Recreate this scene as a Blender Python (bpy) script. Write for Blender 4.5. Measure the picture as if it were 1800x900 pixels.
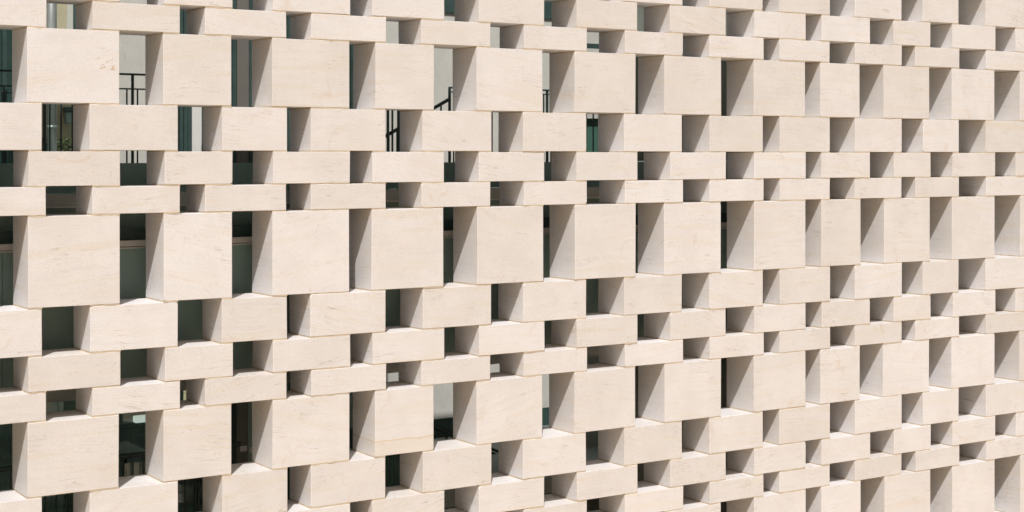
import bpy, bmesh, math, random
from mathutils import Vector, Matrix

random.seed(7)
for o in list(bpy.data.objects):
    bpy.data.objects.remove(o)
SC = bpy.context.scene
COL = SC.collection

# ------------------------------------------------------------------ camera, sky, sun, exposure
CAM_H = 5.30                 # eye level above the paving
FACE = 13.86                 # distance from the camera's foot line to the front of the stone screen
cam = bpy.data.cameras.new('camera')
cam.sensor_width = 36.0
cam.lens = 54.35
cam.shift_y = -0.0975
cam.clip_end = 2000
co = bpy.data.objects.new('camera', cam)
COL.objects.link(co)
co.location = (0, 0, CAM_H)
co.rotation_euler = (math.radians(90), 0, -math.radians(32.78))
SC.camera = co

SUN_EL, SUN_AZ = math.radians(52.0), math.radians(35.0)   # azimuth: to the left of the screen's normal
sun_dir = Vector((-math.sin(SUN_AZ) * math.cos(SUN_EL), -math.cos(SUN_AZ) * math.cos(SUN_EL), math.sin(SUN_EL)))
world = bpy.data.worlds.new('World')
SC.world = world
world.use_nodes = True
wn = world.node_tree
wn.nodes.clear()
sky = wn.nodes.new('ShaderNodeTexSky')
sky.sky_type = 'NISHITA'
sky.sun_disc = False
sky.sun_elevation = SUN_EL
sky.sun_rotation = math.atan2(sun_dir.x, sun_dir.y)
sky.air_density = 1.0
sky.dust_density = 7.0
sky.ozone_density = 0.4
bg = wn.nodes.new('ShaderNodeBackground')
bg.inputs['Strength'].default_value = 0.055
out = wn.nodes.new('ShaderNodeOutputWorld')
wn.links.new(sky.outputs[0], bg.inputs[0])
wn.links.new(bg.outputs[0], out.inputs[0])

sl = bpy.data.lights.new('sun', 'SUN')
sl.energy = 5.0
sl.angle = math.radians(0.53)
sl.color = (1.0, 0.972, 0.952)
so = bpy.data.objects.new('sun', sl)
COL.objects.link(so)
so.location = (-10, -20, 30)
so.rotation_euler = sun_dir.to_track_quat('Z', 'Y').to_euler()

SC.view_settings.view_transform = 'Standard'
SC.view_settings.look = 'None'
SC.view_settings.gamma = 1.0
SC.view_settings.use_curve_mapping = False
SC.view_settings.exposure = -0.33
SC.cycles.max_bounces = 6
SC.cycles.diffuse_bounces = 4
SC.cycles.transparent_max_bounces = 12


# ------------------------------------------------------------------ materials
def new_mat(name):
    m = bpy.data.materials.new(name)
    m.use_nodes = True
    nt = m.node_tree
    return m, nt, nt.nodes['Principled BSDF']


def N(nt, t, **kw):
    n = nt.nodes.new(t)
    for k, v in kw.items():
        setattr(n, k, v)
    return n


def mixc(nt, fac, a, b, blend='MIX'):
    n = N(nt, 'ShaderNodeMix', data_type='RGBA', blend_type=blend)
    for sock, v in ((n.inputs[0], fac), (n.inputs[6], a), (n.inputs[7], b)):
        if hasattr(v, 'is_output'):
            nt.links.new(v, sock)
        elif isinstance(v, (int, float)):
            sock.default_value = v
        else:
            sock.default_value = (*v, 1)
    return n.outputs[2]


def mathn(nt, op, a, b=0.0, clamp=False):
    n = N(nt, 'ShaderNodeMath', operation=op, use_clamp=clamp)
    for sock, v in ((n.inputs[0], a), (n.inputs[1], b)):
        if hasattr(v, 'is_output'):
            nt.links.new(v, sock)
        else:
            sock.default_value = v
    return n.outputs[0]


def vec(nt, op, a, b):
    n = N(nt, 'ShaderNodeVectorMath', operation=op)
    for sock, v in ((n.inputs[0], a), (n.inputs[1], b)):
        if hasattr(v, 'is_output'):
            nt.links.new(v, sock)
        else:
            sock.default_value = v
    return n.outputs[0]


def noise(nt, v, scale, detail=4.0, rough=0.55, dist=0.0):
    n = N(nt, 'ShaderNodeTexNoise')
    nt.links.new(v, n.inputs['Vector'])
    n.inputs['Scale'].default_value = scale
    n.inputs['Detail'].default_value = detail
    n.inputs['Roughness'].default_value = rough
    n.inputs['Distortion'].default_value = dist
    return n.outputs['Fac']


def maprange(nt, v, a, b, c=0.0, d=1.0, smooth=True):
    n = N(nt, 'ShaderNodeMapRange')
    n.interpolation_type = 'SMOOTHSTEP' if smooth else 'LINEAR'
    nt.links.new(v, n.inputs[0])
    for i, x in enumerate((a, b, c, d)):
        n.inputs[i + 1].default_value = x
    return n.outputs[0]


def stone_material(variant=None):
    m, nt, bs = new_mat('travertine' + ('_' + variant if variant else ''))
    tc = N(nt, 'ShaderNodeTexCoord')
    oi = N(nt, 'ShaderNodeObjectInfo')
    wn_ = N(nt, 'ShaderNodeTexWhiteNoise', noise_dimensions='1D')
    nt.links.new(oi.outputs['Random'], wn_.inputs['W'])
    r1 = wn_.outputs['Value']
    rc = wn_.outputs['Color']
    # bedding tilt differs from block to block
    rot = N(nt, 'ShaderNodeVectorRotate', rotation_type='AXIS_ANGLE')
    rot.inputs['Axis'].default_value = (0.25, 1, 0)
    nt.links.new(tc.outputs['Object'], rot.inputs['Vector'])
    a = mathn(nt, 'SUBTRACT', oi.outputs['Random'], 0.5)
    a3 = mathn(nt, 'MULTIPLY', mathn(nt, 'MULTIPLY', a, a), a)
    nt.links.new(mathn(nt, 'ADD', mathn(nt, 'MULTIPLY', a3, 2.0), mathn(nt, 'MULTIPLY', a, 0.08)), rot.inputs['Angle'])
    off = vec(nt, 'MULTIPLY', rc, (53.0, 71.0, 37.0))
    p = vec(nt, 'ADD', rot.outputs[0], off)
    # gentle warping of the beds
    nw = N(nt, 'ShaderNodeTexNoise')
    nt.links.new(p, nw.inputs['Vector'])
    nw.inputs['Scale'].default_value = 2.2
    nw.inputs['Detail'].default_value = 2
    warp = vec(nt, 'MULTIPLY', vec(nt, 'SUBTRACT', nw.outputs['Color'], (0.5, 0.5, 0.5)), (0.0, 0.0, 0.07))
    p = vec(nt, 'ADD', p, warp)
    beds = noise(nt, vec(nt, 'MULTIPLY', p, (0.55, 0.55, 7.0)), 1.6, 4, 0.62, 0.25)
    lines = noise(nt, vec(nt, 'MULTIPLY', p, (3.0, 3.0, 44.0)), 1.5, 4, 0.68, 0.3)
    cloud = noise(nt, p, 2.3, 3, 0.6)
    grain = noise(nt, p, 95.0, 1.5, 0.75)
    grain2 = noise(nt, vec(nt, 'MULTIPLY', p, (1, 1, 2.6)), 26.0, 3, 0.7)
    base = mixc(nt, maprange(nt, cloud, 0.3, 0.7), (0.678, 0.662, 0.640), (0.724, 0.713, 0.697))
    base = mixc(nt, maprange(nt, beds, 0.49, 0.70, 0, 0.75), base, (0.690, 0.645, 0.580))
    base = mixc(nt, maprange(nt, beds, 0.46, 0.28, 0, 0.45), base, (0.632, 0.618, 0.605))
    base = mixc(nt, maprange(nt, lines, 0.57, 0.78, 0, 0.55), base, (0.535, 0.490, 0.445))
    base = mixc(nt, maprange(nt, lines, 0.42, 0.25, 0, 0.35), base, (0.770, 0.752, 0.728))
    # thin dark discontinuous seams in the bed planes
    seam = noise(nt, vec(nt, 'MULTIPLY', p, (0.8, 0.8, 16.0)), 1.9, 3, 0.5, 0.6)
    ridge = mathn(nt, 'ABSOLUTE', mathn(nt, 'SUBTRACT', seam, 0.5))
    gate = maprange(nt, noise(nt, vec(nt, 'ADD', p, (9.0, 4.0, 2.0)), 3.1, 3, 0.6), 0.50, 0.66)
    seamf = mathn(nt, 'MULTIPLY', maprange(nt, ridge, 0.018, 0.0, 0, 0.50), gate)
    base = mixc(nt, seamf, base, (0.36, 0.30, 0.245))
    # wandering ochre veins
    ov = noise(nt, vec(nt, 'ADD', p, (31.0, 7.0, 15.0)), 1.35, 3, 0.5, 0.9)
    ovr = mathn(nt, 'ABSOLUTE', mathn(nt, 'SUBTRACT', ov, 0.5))
    og = maprange(nt, noise(nt, vec(nt, 'ADD', p, (3.0, 44.0, 8.0)), 2.6, 3, 0.6), 0.52, 0.68)
    base = mixc(nt, mathn(nt, 'MULTIPLY', maprange(nt, ovr, 0.018, 0.0, 0, 0.26), og), base, (0.56, 0.41, 0.26))
    # speckle
    base = mixc(nt, maprange(nt, grain2, 0.60, 0.80, 0, 0.30), base, (0.43, 0.36, 0.29))
    base = mixc(nt, 1.0, base, mixc(nt, maprange(nt, grain, 0.2, 0.8), (0.93, 0.93, 0.93), (1.06, 1.06, 1.06)), 'MULTIPLY')
    # small pits, gathered in clusters
    vo = N(nt, 'ShaderNodeTexVoronoi')
    nt.links.new(vec(nt, 'MULTIPLY', p, (1, 1, 1.9)), vo.inputs['Vector'])
    vo.inputs['Scale'].default_value = 21.0
    pitg = maprange(nt, noise(nt, vec(nt, 'ADD', p, (12.0, 22.0, 5.0)), 3.6, 2, 0.5), 0.61, 0.70)
    pit = mathn(nt, 'MULTIPLY', maprange(nt, vo.outputs['Distance'], 0.22, 0.10), pitg)
    base = mixc(nt, mathn(nt, 'MULTIPLY', pit, 0.52), base, (0.33, 0.23, 0.145))
    # every block its own cut: slightly different tone and hue
    base = mixc(nt, 1.0, base, mixc(nt, r1, (0.940, 0.922, 0.922), (1.03, 1.027, 1.062)), 'MULTIPLY')
    if variant == 'banded':          # a yellow bed runs through the foot of this block
        sx = N(nt, 'ShaderNodeSeparateXYZ')
        nt.links.new(tc.outputs['Object'], sx.inputs[0])
        zz = mathn(nt, 'ADD', sx.outputs[2], mathn(nt, 'MULTIPLY', mathn(nt, 'SUBTRACT', cloud, 0.5), 0.03))
        base = mixc(nt, maprange(nt, zz, -0.176, -0.188, 0, 0.30), base, (0.64, 0.565, 0.44))
        edge = maprange(nt, mathn(nt, 'ABSOLUTE', mathn(nt, 'ADD', zz, 0.182)), 0.010, 0.002, 0, 0.6)
        base = mixc(nt, edge, base, (0.60, 0.45, 0.25))
    if variant == 'stained':         # a cluster of rusty marks near the right edge
        dv = N(nt, 'ShaderNodeVectorMath', operation='DISTANCE')
        nt.links.new(vec(nt, 'MULTIPLY', tc.outputs['Object'], (1.0, 0.0, 1.5)), dv.inputs[0])
        dv.inputs[1].default_value = (0.285, 0.0, 0.03)
        near = maprange(nt, dv.outputs['Value'], 0.15, 0.06)
        st = noise(nt, vec(nt, 'MULTIPLY', tc.outputs['Object'], (1.0, 1.0, 1.9)), 15.0, 3, 0.6, 0.8)
        base = mixc(nt, mathn(nt, 'MULTIPLY', maprange(nt, st, 0.57, 0.66, 0, 0.8), near), base, (0.50, 0.33, 0.17))
    nt.links.new(base, bs.inputs['Base Color'])
    nt.links.new(maprange(nt, lines, 0.3, 0.7, 0.62, 0.80), bs.inputs['Roughness'])
    bs.inputs['Specular IOR Level'].default_value = 0.25
    bmp = N(nt, 'ShaderNodeBump')
    bmp.inputs['Strength'].default_value = 0.35
    bmp.inputs['Distance'].default_value = 0.004
    hgt = mathn(nt, 'SUBTRACT', mathn(nt, 'ADD', mathn(nt, 'MULTIPLY', grain, 0.6), mathn(nt, 'MULTIPLY', lines, 0.5)), mathn(nt, 'MULTIPLY', pit, 1.2))
    nt.links.new(hgt, bmp.inputs['Height'])
    nt.links.new(bmp.outputs[0], bs.inputs['Normal'])
    return m


def plain(name, col, rough=0.6, var=0.12, scale=3.0, metal=0.0, grain=30.0, bump=0.0):
    """A painted, cast or metal surface with cloudy variation and grain."""
    m, nt, bs = new_mat(name)
    tc = N(nt, 'ShaderNodeTexCoord')
    p = tc.outputs['Object']
    c1 = tuple(max(0, c * (1 - var)) for c in col)
    c2 = tuple(min(1, c * (1 + var)) for c in col)
    b = mixc(nt, maprange(nt, noise(nt, p, scale, 5, 0.6), 0.3, 0.7), c1, c2)
    g = noise(nt, p, grain, 4, 0.7)
    b = mixc(nt, 1.0, b, mixc(nt, g, (1 - var * 0.6,) * 3, (1 + var * 0.6,) * 3), 'MULTIPLY')
    nt.links.new(b, bs.inputs['Base Color'])
    bs.inputs['Roughness'].default_value = rough
    bs.inputs['Metallic'].default_value = metal
    if bump:
        bm_ = N(nt, 'ShaderNodeBump')
        bm_.inputs['Strength'].default_value = bump
        bm_.inputs['Distance'].default_value = 0.01
        nt.links.new(g, bm_.inputs['Height'])
        nt.links.new(bm_.outputs[0], bs.inputs['Normal'])
    return m


def stained_plaster():
    m, nt, bs = new_mat('weathered_plaster')
    p = N(nt, 'ShaderNodeTexCoord').outputs['Object']
    b = mixc(nt, maprange(nt, noise(nt, p, 1.7, 6, 0.65, 0.5), 0.3, 0.7), (0.53, 0.53, 0.485), (0.62, 0.615, 0.57))
    st = maprange(nt, noise(nt, vec(nt, 'MULTIPLY', p, (1.5, 1.5, 0.55)), 3.0, 6, 0.65, 1.1), 0.60, 0.74, 0, 0.5)
    b = mixc(nt, st, b, (0.42, 0.41, 0.34))
    sp = maprange(nt, noise(nt, p, 8.0, 4, 0.6, 0.4), 0.68, 0.76, 0, 0.55)
    b = mixc(nt, sp, b, (0.42, 0.34, 0.18))
    g = noise(nt, p, 45.0, 4, 0.7)
    b = mixc(nt, 1.0, b, mixc(nt, g, (0.9, 0.9, 0.9), (1.08, 1.08, 1.08)), 'MULTIPLY')
    nt.links.new(b, bs.inputs['Base Color'])
    bs.inputs['Roughness'].default_value = 0.85
    bm_ = N(nt, 'ShaderNodeBump')
    bm_.inputs['Strength'].default_value = 0.3
    bm_.inputs['Distance'].default_value = 0.01
    nt.links.new(g, bm_.inputs['Height'])
    nt.links.new(bm_.outputs[0], bs.inputs['Normal'])
    return m


def glass_material():
    m = bpy.data.materials.new('window_glass')
    m.use_nodes = True
    nt = m.node_tree
    nt.nodes.clear()
    o = N(nt, 'ShaderNodeOutputMaterial')
    tr = N(nt, 'ShaderNodeBsdfTransparent')
    tr.inputs[0].default_value = (0.74, 0.83, 0.80, 1)
    gl = N(nt, 'ShaderNodeBsdfGlossy')
    gl.inputs[0].default_value = (0.95, 1, 0.98, 1)
    gl.inputs['Roughness'].default_value = 0.02
    lw_ = N(nt, 'ShaderNodeLayerWeight')
    lw_.inputs[0].default_value = 0.5
    fac = mathn(nt, 'ADD', mathn(nt, 'MULTIPLY', mathn(nt, 'POWER', lw_.outputs['Facing'], 5.0), 0.9), 0.05)
    mx = N(nt, 'ShaderNodeMixShader')
    nt.links.new(fac, mx.inputs[0])
    nt.links.new(tr.outputs[0], mx.inputs[1])
    nt.links.new(gl.outputs[0], mx.inputs[2])
    nt.links.new(mx.outputs[0], o.inputs[0])
    return m


def glow_material():
    m = bpy.data.materials.new('glowing_white')
    m.use_nodes = True
    nt = m.node_tree
    bs = nt.nodes['Principled BSDF']
    p = N(nt, 'ShaderNodeTexCoord').outputs['Object']
    nt.links.new(mixc(nt, noise(nt, p, 12.0), (0.8, 0.8, 0.78), (0.86, 0.86, 0.84)), bs.inputs['Base Color'])
    bs.inputs['Emission Color'].default_value = (1, 0.97, 0.92, 1)
    bs.inputs['Emission Strength'].default_value = 0.9  # glow of the added white box in the lower room
    return m


def paving_material():
    m, nt, bs = new_mat('pale_paving')
    p = N(nt, 'ShaderNodeTexCoord').outputs['Object']
    br = N(nt, 'ShaderNodeTexBrick')
    nt.links.new(p, br.inputs['Vector'])
    br.inputs['Scale'].default_value = 1.0
    br.inputs['Color1'].default_value = (0.60, 0.455, 0.28, 1)
    br.inputs['Color2'].default_value = (0.65, 0.50, 0.32, 1)
    br.inputs['Mortar'].default_value = (0.16, 0.14, 0.12, 1)
    br.inputs['Mortar Size'].default_value = 0.008
    br.inputs['Brick Width'].default_value = 0.9
    br.inputs['Row Height'].default_value = 0.6
    g = noise(nt, p, 9.0, 6, 0.7)
    b = mixc(nt, 1.0, br.outputs['Color'], mixc(nt, g, (0.85, 0.85, 0.85), (1.1, 1.1, 1.1)), 'MULTIPLY')
    nt.links.new(b, bs.inputs['Base Color'])
    bs.inputs['Roughness'].default_value = 0.8
    return m


M = {
    'stone': stone_material(),
    'stone_banded': stone_material('banded'),
    'stone_stained': stone_material('stained'),
    'mortar': plain('lime_mortar', (0.56, 0.465, 0.335), 0.9, 0.12, 6.0, 0, 60.0, 0.4),
    'plaster': stained_plaster(),
    'cream': plain('cream_render', (0.46, 0.42, 0.29), 0.85, 0.10, 1.5, 0, 40, 0.2),
    'pale': plain('pale_render', (0.52, 0.52, 0.47), 0.85, 0.06, 1.2, 0, 40, 0.2),
    'green_metal': plain('dark_green_metal', (0.045, 0.080, 0.073), 0.45, 0.15, 4.0),
    'rail_metal': plain('railing_paint', (0.024, 0.045, 0.042), 0.5, 0.15, 8.0),
    'clad': plain('slate_green_cladding', (0.265, 0.370, 0.325), 0.55, 0.07, 1.2),
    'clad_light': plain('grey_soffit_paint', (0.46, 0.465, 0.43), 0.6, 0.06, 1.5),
    'strip': plain('aluminium_strip', (0.68, 0.64, 0.58), 0.5, 0.08, 2.0),
    'white_paint': plain('white_paint', (0.78, 0.77, 0.73), 0.5, 0.05, 2.0),
    'grey_metal': plain('grey_door_paint', (0.165, 0.160, 0.142), 0.5, 0.06, 2.0),
    'column': plain('galvanised_steel', (0.42, 0.45, 0.44), 0.38, 0.10, 3.0, 0.5),
    'dark_room': plain('room_wall_paint', (0.42, 0.53, 0.50), 0.8, 0.12, 1.0),
    'concrete': plain('concrete', (0.32, 0.355, 0.33), 0.85, 0.15, 2.2, 0, 40, 0.3),
    'deck': plain('dark_deck', (0.235, 0.33, 0.30), 0.75, 0.15, 2.5),
    'right_clad': plain('greyish_green_cladding', (0.19, 0.215, 0.185), 0.6, 0.06, 1.2),
    'curtain': plain('bottle_green_fabric', (0.15, 0.25, 0.225), 0.9, 0.15, 4.0),
    'wood': plain('pale_table_top', (0.74, 0.73, 0.69), 0.5, 0.05, 2.0),
    'fabric': plain('pale_upholstery', (0.52, 0.50, 0.46), 0.9, 0.08, 6.0),
    'leaf': plain('hedge_leaves', (0.060, 0.085, 0.030), 0.6, 0.35, 9.0),
    'planter': plain('planter_box', (0.06, 0.07, 0.065), 0.7, 0.1, 3.0),
    'glass': glass_material(),
    'glow': glow_material(),
    'paving': paving_material(),
}


# ------------------------------------------------------------------ mesh helpers
def empty(name, loc, label=None, cat=None, group=None):
    o = bpy.data.objects.new(name, None)
    o.empty_display_size = 0.2
    COL.objects.link(o)
    o.location = loc
    if label:
        o['label'] = label
    if cat:
        o['category'] = cat
    if group:
        o['group'] = group
    return o


def add_box(bm, x0, x1, y0, y1, z0, z1):
    vs = [bm.verts.new(v) for v in ((x0, y0, z0), (x1, y0, z0), (x1, y1, z0), (x0, y1, z0),
                                    (x0, y0, z1), (x1, y0, z1), (x1, y1, z1), (x0, y1, z1))]
    for f in ((0, 3, 2, 1), (4, 5, 6, 7), (0, 1, 5, 4), (1, 2, 6, 5), (2, 3, 7, 6), (3, 0, 4, 7)):
        bm.faces.new([vs[i] for i in f])
    return vs


def mesh_obj(name, bm, mat, parent=None, smooth=False):
    bm.normal_update()
    me = bpy.data.meshes.new(name)
    bm.to_mesh(me)
    bm.free()
    me.materials.append(M[mat])
    if smooth:
        for p in me.polygons:
            p.use_smooth = True
    o = bpy.data.objects.new(name, me)
    COL.objects.link(o)
    if parent is not None:
        o.parent = parent
        o.location = -Vector(parent.location)
        if parent.parent is not None:
            o.location = Vector((0, 0, 0))
    return o


def box(name, x0, x1, d0, d1, z0, z1, mat, parent=None, bevel=0.0, boxes=None):
    """Box between depths d0..d1 behind the front of the stone screen (world metres)."""
    bm = bmesh.new()
    for b in (boxes or [(x0, x1, d0, d1, z0, z1)]):
        add_box(bm, b[0], b[1], FACE + b[2], FACE + b[3], b[4], b[5])
    if bevel:
        bmesh.ops.bevel(bm, geom=bm.edges[:], offset=bevel, segments=1, affect='EDGES')
    o = mesh_obj(name, bm, mat, parent)
    return o


def bar(name, a, b, w, t, mat, parent=None):
    """Rectangular bar from a to b (x, depth, z); w across, t thick."""
    a = Vector((a[0], FACE + a[1], a[2]))
    b = Vector((b[0], FACE + b[1], b[2]))
    d = (b - a)
    L = d.length
    bm = bmesh.new()
    add_box(bm, -w / 2, w / 2, -t / 2, t / 2, 0, L)
    z = d.normalized()
    y = Vector((0, 1, 0))
    x = y.cross(z).normalized()
    y = z.cross(x)
    mt = Matrix((x, y, z)).transposed().to_4x4()
    mt.translation = a
    bmesh.ops.transform(bm, matrix=mt, verts=bm.verts)
    return mesh_obj(name, bm, mat, parent)


def tag(o, label, cat, group=None, kind=None):
    o['label'] = label
    o['category'] = cat
    if group:
        o['group'] = group
    if kind:
        o['kind'] = kind
    return o


# ------------------------------------------------------------------ ground
bm = bmesh.new()
vs = [bm.verts.new(v) for v in ((-300, -300, 0), (300, -300, 0), (300, 300, 0), (-300, 300, 0))]
bm.faces.new(vs)
g = mesh_obj('ground', bm, 'paving')
g['kind'] = 'structure'

# ------------------------------------------------------------------ the stone screen
H = {'T': 0.674, 'U': 0.824, 'M': 0.4275, 'S': 0.320, 'X': 0.2610}
# block edges along the wall (left, right) for every kind of course
COURSE = {
    'T': [(1.47, 2.14), (2.56, 3.39), (3.812, 4.643), (5.066, 5.741), (6.163, 6.996), (7.287, 7.966), (8.485, 9.316), (9.741, 10.574), (10.994, 11.830),
          (12.337, 13.166), (13.413, 14.084), (14.500, 15.329), (15.754, 16.584), (17.090, 17.92), (18.34, 19.17)],
    'U': [(1.47, 2.14), (2.57, 3.40), (3.819, 4.650), (5.073, 5.748), (6.163, 6.994), (7.247, 8.083), (8.492, 9.326), (9.747, 10.577), (10.991, 11.826),
          (12.343, 13.168), (13.431, 14.100), (14.519, 15.347), (15.764, 16.589), (17.108, 17.94), (18.36, 19.19)],
    'S': [(1.48, 2.15), (2.57, 3.40), (3.821, 4.654), (5.080, 5.754), (6.171, 7.002), (7.253, 8.089), (8.512, 9.342), (9.770, 10.603), (11.076, 11.904),
          (12.343, 13.171), (13.436, 14.264), (14.690, 15.358), (15.775, 16.601), (17.017, 17.85), (18.27, 19.10)],
    'M': [(1.86, 2.69), (3.110, 3.940), (4.373, 5.205), (5.645, 6.319), (6.570, 7.403), (7.838, 8.668), (9.067, 9.897), (10.417, 11.247), (11.656, 12.480),
          (12.746, 13.575), (14.002, 14.827), (15.217, 15.885), (16.414, 17.24), (17.66, 18.33), (18.75, 19.58)],
    'X': [(1.90, 2.73), (3.147, 3.977), (4.398, 5.227), (5.477, 6.309), (6.575, 7.407), (7.821, 8.654), (9.081, 9.909), (10.432, 11.262), (11.661, 12.492),
          (12.746, 13.575), (14.002, 14.827), (15.079, 15.896), (16.420, 17.25), (17.67, 18.50), (18.92, 19.59)],
}
DEPTH = 0.498
JOINT = 0.011
order = ['U', 'M', 'S', 'X', 'T', 'M', 'S', 'X', 'U', 'M', 'S', 'X', 'T', 'M', 'S', 'X', 'U', 'M']
screen = empty('stone_screen_facade', (10.5, FACE + 0.25, 0),
               'pale travertine screen of staggered stone blocks with open gaps between them', 'facade')
# height of the S1 course top is 9.6 image units over eye level -> anchor there
z_anchor = CAM_H + 0.0480          # top of the seventh course
ztop = z_anchor + sum(H[k] for k in order[:6])
rows = []
z = ztop
for k in order:
    rows.append((k, z - H[k], z))
    z -= H[k]
SHIFT = -rows[-1][1]               # the lowest course stands on the paving
rows[-1] = (rows[-1][0], 0.0, rows[-1][2])


def block_mesh(w, h, d, rnd, mat):
    bm = bmesh.new()
    add_box(bm, -w / 2, w / 2, -d / 2, d / 2, -h / 2, h / 2)
    # slightly out-of-true sawn faces
    for v in bm.verts:
        v.co += Vector((rnd.uniform(-1, 1), rnd.uniform(-1, 1), rnd.uniform(-0.4, 0.4))) * 0.0016
    # knocked corners on some blocks
    front = [v for v in bm.verts if v.co.y < 0]
    for v in rnd.sample(front, rnd.choice((0, 1, 1, 2, 2, 3))):
        bmesh.ops.bevel(bm, geom=[v], offset=rnd.choice((0.007, 0.010, 0.013, 0.022)), segments=1, affect='VERTICES')
    bmesh.ops.bevel(bm, geom=bm.edges[:], offset=rnd.uniform(0.0025, 0.005), segments=1, affect='EDGES', clamp_overlap=True)
    bm.normal_update()
    me = bpy.data.meshes.new('stone_block')
    bm.to_mesh(me)
    bm.free()
    me.materials.append(M[mat])
    return me


rnd = random.Random(23)
placed = []
for ri, (k, z0, z1) in enumerate(rows):
    spans = []
    for ci, (a, b) in enumerate(COURSE[k]):
        ja, jb = rnd.uniform(-0.003, 0.003), rnd.uniform(-0.003, 0.003)
        a, b = a + ja, b + jb
        w, h = b - a, (z1 - z0) - JOINT
        o = bpy.data.objects.new('stone_block', block_mesh(w, h, DEPTH, rnd, {(12, 5): 'stone_banded', (4, 2): 'stone_stained'}.get((ri, ci), 'stone')))
        COL.objects.link(o)
        o.parent = screen
        dy = rnd.uniform(-0.003, 0.003)
        o.location = Vector(((a + b) / 2, FACE + DEPTH / 2 + dy, (z0 + z1) / 2 - JOINT / 2 + JOINT / 2)) - Vector(screen.location)
        o.rotation_euler = (rnd.uniform(-0.003, 0.003), rnd.uniform(-0.0012, 0.0012), rnd.uniform(-0.005, 0.005))
        spans.append((a, b))
    placed.append(spans)

bm = bmesh.new()
for i in range(len(rows) - 1):
    zj = rows[i][1]
    for (a, b) in placed[i]:
        for (c, d) in placed[i + 1]:
            lo, hi = max(a, c), min(b, d)
            if hi - lo > 0.02:
                # bedding mortar, squeezed out a little unevenly, subdivided along its length
                n = max(2, int((hi - lo) / 0.05))
                cross = []
                for j in range(n + 1):
                    t = lo - 0.001 + (hi - lo + 0.002) * j / n
                    f = FACE + 0.0015 + rnd.uniform(-0.0022, 0.003)
                    if rnd.random() < 0.06:
                        f -= 0.004
                    bk = FACE + DEPTH - 0.006
                    q = JOINT / 2 + 0.0012
                    cross.append([bm.verts.new((t, f, zj - q)), bm.verts.new((t, bk, zj - q)),
                                  bm.verts.new((t, bk, zj + q)), bm.verts.new((t, f, zj + q))])
                for j in range(n):
                    for s in range(4):
                        bm.faces.new((cross[j][s], cross[j][(s + 1) % 4], cross[j + 1][(s + 1) % 4], cross[j + 1][s]))
                bm.faces.new(cross[0][::-1])
                bm.faces.new(cross[-1])
bmesh.ops.recalc_face_normals(bm, faces=bm.faces[:])
mortar = mesh_obj('mortar', bm, 'mortar', screen)
mortar['kind'] = 'stuff'

# ------------------------------------------------------------------ behind the screen: slab edge, walkway, cladding
U_FLOOR = 4.93
L_FLOOR = 1.45
wk = empty('walkway', (8.0, FACE + 1.2, U_FLOOR), 'narrow steel walkway with pale grey edge beam running behind the stone screen', 'walkway')
box('deck', 1.0, 19.5, 1.035, 1.50, U_FLOOR - 0.06, U_FLOOR, 'deck', wk)
box('edge_beam', 1.0, 19.5, 1.0, 1.03, U_FLOOR - 0.11, U_FLOOR + 0.003, 'clad_light', wk)
box('beam_lip', 1.0, 19.5, 0.985, 1.028, U_FLOOR - 0.128, U_FLOOR - 0.112, 'strip', wk)
box('toe_board', 1.0, 19.5, 1.48, 1.505, U_FLOOR + 0.003, U_FLOOR + 0.30, 'deck', wk)
box('back_panel', 1.0, 19.5, 1.05, 1.07, 3.95, U_FLOOR - 0.065, 'clad', wk)
sp = empty('spandrel_cladding', (8.0, FACE + 0.75, 3.0), 'flat dark green grey panels under a pale metal strip behind the gaps', 'cladding')
x = 1.0
while x < 19.4:
    box('panel', x, x + 1.39, 0.75, 0.775, 3.105, 4.405, 'clad', sp)
    x += 1.395
box('top_strip', 1.0, 19.4, 0.735, 0.80, 4.425, 4.482, 'strip', sp)
box('bounce_band', 1.0, 19.4, 0.745, 0.776, 2.996, 3.10, 'clad_light', sp)  # lighter band paints in the bounce from the sunlit ledges
box('strip_lip', 1.0, 19.4, 0.725, 0.79, 4.405, 4.418, 'strip', sp)
box('shadow_channel', 1.0, 19.4, 0.82, 0.90, 4.44, 4.60, 'green_metal', sp)
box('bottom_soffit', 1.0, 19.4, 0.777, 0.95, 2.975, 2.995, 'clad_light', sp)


def railing(name, label, x0, x1, d, floor, top, mid, posts, step, phase=0.0, low=None):
    r = empty(name, ((x0 + x1) / 2, FACE + d, floor), label, 'railing')
    box('handrail', x0, x1, d - 0.02, d + 0.02, top - 0.010, top + 0.010, 'rail_metal', r)
    box('mid_rail', x0, x1, d - 0.010, d + 0.010, mid - 0.0075, mid + 0.0075, 'rail_metal', r)
    box('bottom_rail', x0, x1, d - 0.010, d + 0.010, floor + 0.09, floor + 0.108, 'rail_metal', r)
    for p in posts:
        box('post', p - 0.011, p + 0.011, d - 0.014, d + 0.014, floor, top - 0.0105, 'rail_metal', r)
    x = x0 + phase
    while x < x1:
        if all(abs(x - p) > 0.03 for p in posts):
            box('baluster', x - 0.0065, x + 0.0065, d - 0.007, d + 0.007, floor + 0.1085, mid - 0.008, 'rail_metal', r)
        x += step
    return r


railing('guard_railing', 'dark green balustrade with thin bars in front of the grey plaster wall', 3.2, 5.76, 1.6, U_FLOOR, 6.14, 5.99,
        [3.52, 4.42, 5.32, 5.745], 0.1125, 0.035)
railing('landing_railing', 'dark green balustrade on the stair landing', 9.09, 11.4, 1.6, U_FLOOR, 6.095, 6.045, [9.095, 10.46, 11.38], 0.105, 0.06)

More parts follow.
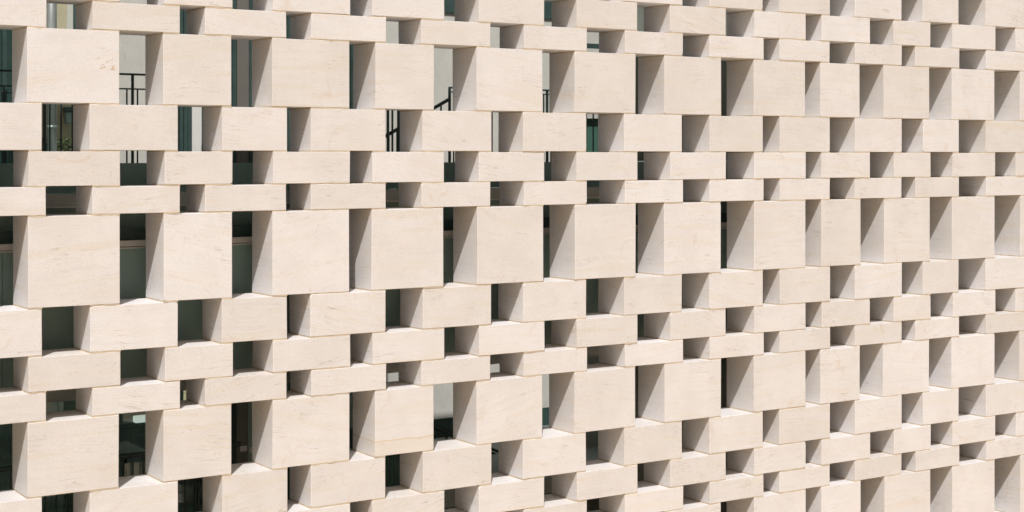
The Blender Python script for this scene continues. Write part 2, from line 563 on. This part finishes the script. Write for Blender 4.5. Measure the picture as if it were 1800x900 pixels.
# open stair falling to the left from the landing
st = empty('stair', (8.0, FACE + 1.6, 3.6), 'open steel stair with sloping dark handrail descending beside the landing', 'stair')
for i in range(9):
    xa = 9.06 - i * 0.30
    za = U_FLOOR - 0.155 * (i + 1)
    box('step', xa - 0.30, xa, 1.66, 2.6, za - 0.04, za, 'concrete', st)
sr = bar('handrail', (9.10, 1.6, 5.965), (6.95, 1.6, 4.85), 0.032, 0.04, 'rail_metal', st)
bar('stringer', (9.10, 1.64, 4.86), (6.38, 1.64, 3.44), 0.20, 0.02, 'green_metal', st)
for i in range(18):
    xa = 8.98 - i * 0.115
    zr = 5.965 - (9.10 - xa) * 0.5186
    wide = 0.03 if i in (4, 6, 12) else 0.016
    box('baluster', xa - wide / 2, xa + wide / 2, 1.592, 1.608, zr - 1.05, zr - 0.02, 'rail_metal', st)

for px, w_ in ((8.265, 0.024), (8.322, 0.016), (8.405, 0.036)):
    box('post', px - w_ / 2, px + w_ / 2, 1.55, 1.57, 4.2, 6.2, 'green_metal', st)

# ------------------------------------------------------------------ upper storey behind
def bxd(d):
    return FACE + d


ws = box('terrace_floor', 1.0, 8.35, 1.62, 9.0, 4.70, U_FLOOR - 0.004, 'concrete')
ws['kind'] = 'structure'
wa = box('plaster_wall', 5.36, 6.03, 2.5, 2.75, U_FLOOR, 8.0, 'plaster', None, 0.01)
tag(wa, 'light grey plaster wall behind the thin dark balustrade, upper left', 'wall')

gf = empty('glazed_partition', (7.2, FACE + 2.35, U_FLOOR), 'dark framed glazed partition with grey door behind the upper gaps', 'partition')
gx = [6.06, 6.115, 6.165, 6.21, 6.372, 6.54, 6.735, 6.935, 7.4, 7.85, 8.22]
for i, x in enumerate(gx):
    box('mullion', x - 0.02, x + 0.02, 2.31, 2.41, U_FLOOR, 7.95, 'green_metal', gf)
for a, b in ((6.06, 6.115), (6.115, 6.165), (6.372, 6.54), (6.54, 6.735), (6.935, 7.4), (7.4, 7.85), (7.85, 8.22)):
    box('pane', a + 0.021, b - 0.021, 2.355, 2.365, U_FLOOR + 0.05, 7.9, 'glass', gf)
box('white_reveal', 6.2305, 6.3515, 2.325, 2.40, U_FLOOR, 7.95, 'white_paint', gf)
box('door', 6.756, 6.914, 2.335, 2.38, U_FLOOR, 7.95, 'grey_metal', gf)
box('head_rail', 6.04, 8.24, 2.32, 2.40, 7.951, 8.03, 'green_metal', gf)
bw = box('room_wall', 6.04, 8.35, 4.95, 5.1, U_FLOOR, 8.3, 'dark_room')
tag(bw, 'dark room wall behind the upper glazed partition', 'wall')
rf = box('room_ceiling', 6.04, 8.35, 2.3, 4.94, 8.05, 8.25, 'dark_room')
rf['kind'] = 'structure'
box_side = box('side_wall', 8.24, 8.35, 2.42, 4.94, U_FLOOR, 8.04, 'dark_room')
tag(box_side, 'dark side wall closing the upper room towards the stair', 'wall')
box_left = box('side_wall', 6.04, 6.10, 2.76, 4.94, U_FLOOR, 8.04, 'dark_room')
tag(box_left, 'dark side wall closing the upper room behind the plaster wall', 'wall')

# left: dark glass screen, steel column, cream house wall and hedge on the terrace
gl = empty('glass_screen', (3.7, FACE + 2.0, U_FLOOR), 'dark green framed glass screen in the leftmost upper gaps', 'glass screen')
for x in (2.4, 3.0, 3.6, 4.13, 4.32):
    box('mullion', x - 0.018, x + 0.018, 1.97, 2.04, U_FLOOR, 7.9, 'green_metal', gl)
for a, b in ((2.4, 3.0), (3.0, 3.6), (3.6, 4.13), (4.13, 4.32)):
    box('pane', a + 0.019, b - 0.019, 2.0, 2.01, U_FLOOR + 0.02, 7.9, 'glass', gl)
box('rail', 2.4, 4.32, 1.985, 1.998, 5.50, 5.53, 'green_metal', gl)
box('rail', 2.4, 4.32, 1.985, 1.998, 5.93, 5.96, 'green_metal', gl)
dk = box('dark_wall', 1.5, 4.72, 3.4, 3.6, U_FLOOR, 8.3, 'green_metal')
tag(dk, 'dark green wall behind the leftmost glass screen', 'wall')


def lathe(name, cx, d, prof, mat, parent, seg=20):
    bm = bmesh.new()
    rings = []
    for (r, z) in prof:
        rings.append([bm.verts.new((cx + r * math.cos(2 * math.pi * i / seg), FACE + d + r * math.sin(2 * math.pi * i / seg), z)) for i in range(seg)])
    for a, b in zip(rings, rings[1:]):
        for i in range(seg):
            bm.faces.new((a[i], a[(i + 1) % seg], b[(i + 1) % seg], b[i]))
    bm.faces.new(rings[0][::-1])
    bm.faces.new(rings[-1])
    return mesh_obj(name, bm, mat, parent, True)


cl = empty('steel_column', (4.90, FACE + 3.0, U_FLOOR), 'round grey steel column with a collar behind the upper left gaps', 'column')
lathe('shaft', 4.90, 3.0, [(0.052, U_FLOOR), (0.052, 8.2)], 'column', cl)
lathe('collar', 4.90, 3.0, [(0.053, 5.60), (0.066, 5.605), (0.066, 5.63), (0.053, 5.635)], 'column', cl)
lathe('collar', 4.90, 3.0, [(0.053, 6.62), (0.064, 6.625), (0.064, 6.645), (0.053, 6.65)], 'column', cl)
lathe('base_plate', 4.90, 3.0, [(0.11, U_FLOOR + 0.001), (0.11, U_FLOOR + 0.02), (0.0525, U_FLOOR + 0.03)], 'column', cl)

hw = empty('cream_wall', (5.4, FACE + 5.0, U_FLOOR), 'sunlit cream rendered wall seen through the upper left gaps', 'wall')
box('render', 4.6, 5.66, 5.0, 5.3, U_FLOOR, 8.4, 'cream', hw)
box('pale_pier', 5.661, 5.735, 4.98, 5.3, 6.30, 8.4, 'pale', hw)
box('cream_pier', 5.661, 6.03, 5.02, 5.3, U_FLOOR, 6.29, 'cream', hw)
box('dark_shutter', 5.736, 6.03, 4.97, 5.3, 6.295, 8.4, 'green_metal', hw)
wl = empty('wall_lantern', (5.66, FACE + 4.9, 5.7), 'small dark lantern hanging on the cream wall', 'lantern')
box('hood', 5.60, 5.72, 4.86, 4.98, 5.84, 5.90, 'green_metal', wl, 0.01)
box('body', 5.62, 5.70, 4.88, 4.96, 5.70, 5.839, 'deck', wl, 0.006)
box('bracket', 5.65, 5.67, 4.961, 5.015, 5.80, 5.83, 'green_metal', wl)

# hedge in a planter
hd = empty('planter_hedge', (5.3, FACE + 4.2, U_FLOOR), 'low clipped green hedge in a dark planter on the terrace', 'hedge')
box('planter', 4.75, 5.9, 4.05, 4.40, U_FLOOR, 5.26, 'planter', hd, 0.008)
bm = bmesh.new()
hr = random.Random(5)
for i in range(2600):
    c = Vector((hr.uniform(4.76, 5.89), FACE + hr.uniform(4.05, 4.40), 5.25 + 0.24 * math.sqrt(hr.random()) + 0.02 * hr.random()))
    r = Matrix.Rotation(hr.uniform(0, 6.28), 3, 'Z') @ Matrix.Rotation(hr.uniform(-1.2, 1.2), 3, 'X')
    s = hr.uniform(0.012, 0.026)
    q = [bm.verts.new(c + r @ Vector(v)) for v in ((-s, 0, 0), (0, -s * 0.45, s * 0.15), (s, 0, 0), (0, s * 0.45, s * 0.15))]
    bm.faces.new(q)
lf = mesh_obj('foliage', bm, 'leaf', hd)
lf['kind'] = 'stuff'

# ------------------------------------------------------------------ the open stair court with its pale wall
WB = 4.7
cw = empty('court_wall', (11.5, FACE + WB, 0), 'tall pale grey stained court wall behind the middle gaps', 'wall')
box('plaster_face', 9.3, 12.95, WB, WB + 0.3, 1.66, 7.29, 'plaster', cw)
box('plinth', 9.3, 12.95, WB - 0.012, WB + 0.3, 0.0, 1.659, 'green_metal', cw)
box('parapet', 9.3, 12.95, WB - 0.03, WB + 0.3, 7.291, 8.1, 'green_metal', cw)
cs = box('court_side_wall', 8.4, 9.29, 4.7, 5.0, 0.0, 8.2, 'plaster')
tag(cs, 'narrow grey plaster return at the end of the court wall', 'wall')
rw = empty('side_building', (12.1, FACE + 3.0, 0), 'dark green glazed window bay beside the pale court wall', 'building')
box('wall', 12.951, 19.5, 4.4, 5.0, 0.0, 8.2, 'concrete', rw)
box('window', 11.98, 12.60, 3.0, 3.05, U_FLOOR, 5.805, 'glass', rw)
box('backing', 11.98, 12.60, 3.06, 3.3, U_FLOOR, 5.805, 'clad', rw)
box('lintel', 11.98, 12.60, 2.99, 3.3, 5.806, 6.75, 'plaster', rw)
box('transom', 11.98, 12.60, 2.985, 3.3, 6.751, 6.81, 'green_metal', rw)
box('upper_wall', 11.98, 12.60, 3.0, 3.3, 6.811, 8.0, 'plaster', rw)
box('sill', 11.96, 12.62, 2.95, 3.3, U_FLOOR - 0.03, U_FLOOR - 0.001, 'strip', rw)
box('lower_wall', 11.98, 12.60, 3.0, 3.3, 0.0, U_FLOOR - 0.031, 'plaster', rw)
rc_ = empty('rear_cladding', (15.0, FACE + 1.55, 0), 'greyish green flat cladding closing the gaps towards the right', 'cladding')
x = 11.45
while x < 19.4:
    box('panel', x, x + 0.99, 1.56, 1.60, U_FLOOR + 0.31, 8.2, 'right_clad', rc_)
    box('panel', x - 0.5, x + 0.49, 0.96, 1.0, 0.0, 2.99, 'right_clad', rc_)
    x += 0.995

# stair court lower landing
ll = box('lower_landing', 8.31, 12.9, 1.7, WB - 0.013, L_FLOOR - 0.25, L_FLOOR - 0.05, 'concrete')
ll['kind'] = 'structure'
lr = empty('lower_stair_railing', (9.6, FACE + 2.5, L_FLOOR), 'dark sloping handrail with posts above the lower landing', 'railing')
bar('handrail', (9.2, 2.5, 2.12), (10.9, 2.5, 1.34), 0.03, 0.04, 'rail_metal', lr)
bar('handrail', (9.2, 3.3, 2.12), (10.9, 3.3, 1.34), 0.03, 0.04, 'rail_metal', lr)
for px, pz in ((9.58, 1.93), (9.95, 1.76), (10.4, 1.55)):
    box('post', px - 0.012, px + 0.012, 2.49, 2.51, L_FLOOR - 0.2, pz, 'rail_metal', lr)

# ------------------------------------------------------------------ lower room behind the left half
fl = box('room_floor', 1.0, 8.11, 1.2, 7.5, L_FLOOR - 0.2, L_FLOOR, 'concrete')
fl['kind'] = 'structure'
lw = box('lower_room_wall', 1.0, 8.11, 7.51, 7.7, 0.0, 4.69, 'dark_room')
tag(lw, 'dark back wall of the lower room', 'wall')
lg = empty('lower_glazing', (5.0, FACE + 1.8, L_FLOOR), 'dark full height windows with green frames below the cladding', 'window')
lx = [1.2, 2.2, 3.2, 4.25, 5.0, 6.1, 6.62, 7.2, 7.65, 8.08]
for x in lx:
    box('mullion', x - 0.022, x + 0.022, 1.78, 1.86, L_FLOOR, 3.2, 'green_metal', lg)
for a, b in zip(lx, lx[1:]):
    box('pane', a + 0.023, b - 0.023, 1.815, 1.825, L_FLOOR + 0.04, 3.2, 'glass', lg)
box('sill', 1.2, 8.1, 1.76, 1.88, L_FLOOR - 0.06, L_FLOOR - 0.001, 'green_metal', lg)
dr = empty('metal_door', (6.42, FACE + 1.3, L_FLOOR), 'narrow grey metal door with two painted white reflections in the lower left', 'door')
box('leaf', 6.335, 6.458, 1.30, 1.34, L_FLOOR, 2.97, 'grey_metal', dr)
box('side_leaf', 6.464, 6.62, 1.305, 1.345, L_FLOOR, 2.97, 'clad', dr)
box('frame', 6.27, 6.332, 1.29, 1.35, L_FLOOR, 2.97, 'rail_metal', dr)
box('reflection_patch', 6.372, 6.447, 1.285, 1.2995, 2.205, 2.262, 'white_paint', dr, 0.004)  # white patches here and below paint in blurred light reflections
box('reflection_patch', 6.470, 6.525, 1.290, 1.3045, 2.185, 2.240, 'white_paint', dr, 0.004)
railing('lower_railing', 'thin dark bars of the lower balustrade behind the bottom left gaps', 3.2, 6.25, 1.0, L_FLOOR, 2.36, 2.33, [3.80, 5.8], 0.108, 0.08)
pl = box('pillar', 4.84, 4.95, 2.4, 2.55, L_FLOOR, 4.69, 'column', None, 0.01)
tag(pl, 'slim grey pillar inside the lower left window', 'pillar')
lp = box('glow_box', 6.01, 6.20, 3.5, 3.60, 2.215, 2.29, 'glow', None, 0.008)  # emission added to stand in for a bright white patch, no real fitting
tag(lp, 'small glowing white box added for a bright patch in the dark lower room', 'light')
tb = empty('table', (5.7, FACE + 3.2, L_FLOOR), 'white topped table behind the lower balustrade', 'table')
box('table_top', 5.35, 5.95, 2.85, 3.6, 1.96, 2.0, 'wood', tb, 0.005)
for tx, td in ((5.40, 2.90), (5.90, 2.90), (5.40, 3.55), (5.90, 3.55)):
    box('leg', tx - 0.02, tx + 0.02, td - 0.02, td + 0.02, L_FLOOR, 1.959, 'rail_metal', tb)
ac = empty('armchair', (6.35, FACE + 2.6, L_FLOOR), 'pale upholstered armchair inside the lower window', 'armchair')
box('seat', 6.22, 6.62, 2.45, 2.9, 1.47, 1.56, 'fabric', ac, 0.02)
box('backrest', 6.30, 6.62, 2.905, 3.0, 1.47, 1.86, 'fabric', ac, 0.02)
box('armrest', 6.15, 6.215, 2.45, 3.0, 1.47, 1.66, 'fabric', ac, 0.015)
box('armrest', 6.625, 6.69, 2.45, 3.0, 1.47, 1.66, 'fabric', ac, 0.015)
# pleated curtain
ct = None
bm = bmesh.new()
n = 90
cols = []
for i in range(n + 1):
    x = 8.31 + 0.30 * i / n
    y = FACE + 1.82 + 0.018 * math.sin(i * 0.85) + 0.008 * math.sin(i * 2.1)
    cols.append((bm.verts.new((x, y, L_FLOOR + 0.03)), bm.verts.new((x, y, 1.98)), bm.verts.new((x, y + 0.004, 1.98)), bm.verts.new((x, y + 0.004, L_FLOOR + 0.03))))
for a, b in zip(cols, cols[1:]):
    for s in range(4):
        bm.faces.new((a[s], b[s], b[(s + 1) % 4], a[(s + 1) % 4]))
bmesh.ops.recalc_face_normals(bm, faces=bm.faces[:])
ct = mesh_obj('curtain', bm, 'curtain', None, True)
tag(ct, 'dark green pleated curtain low behind the gaps left of the court', 'curtain')
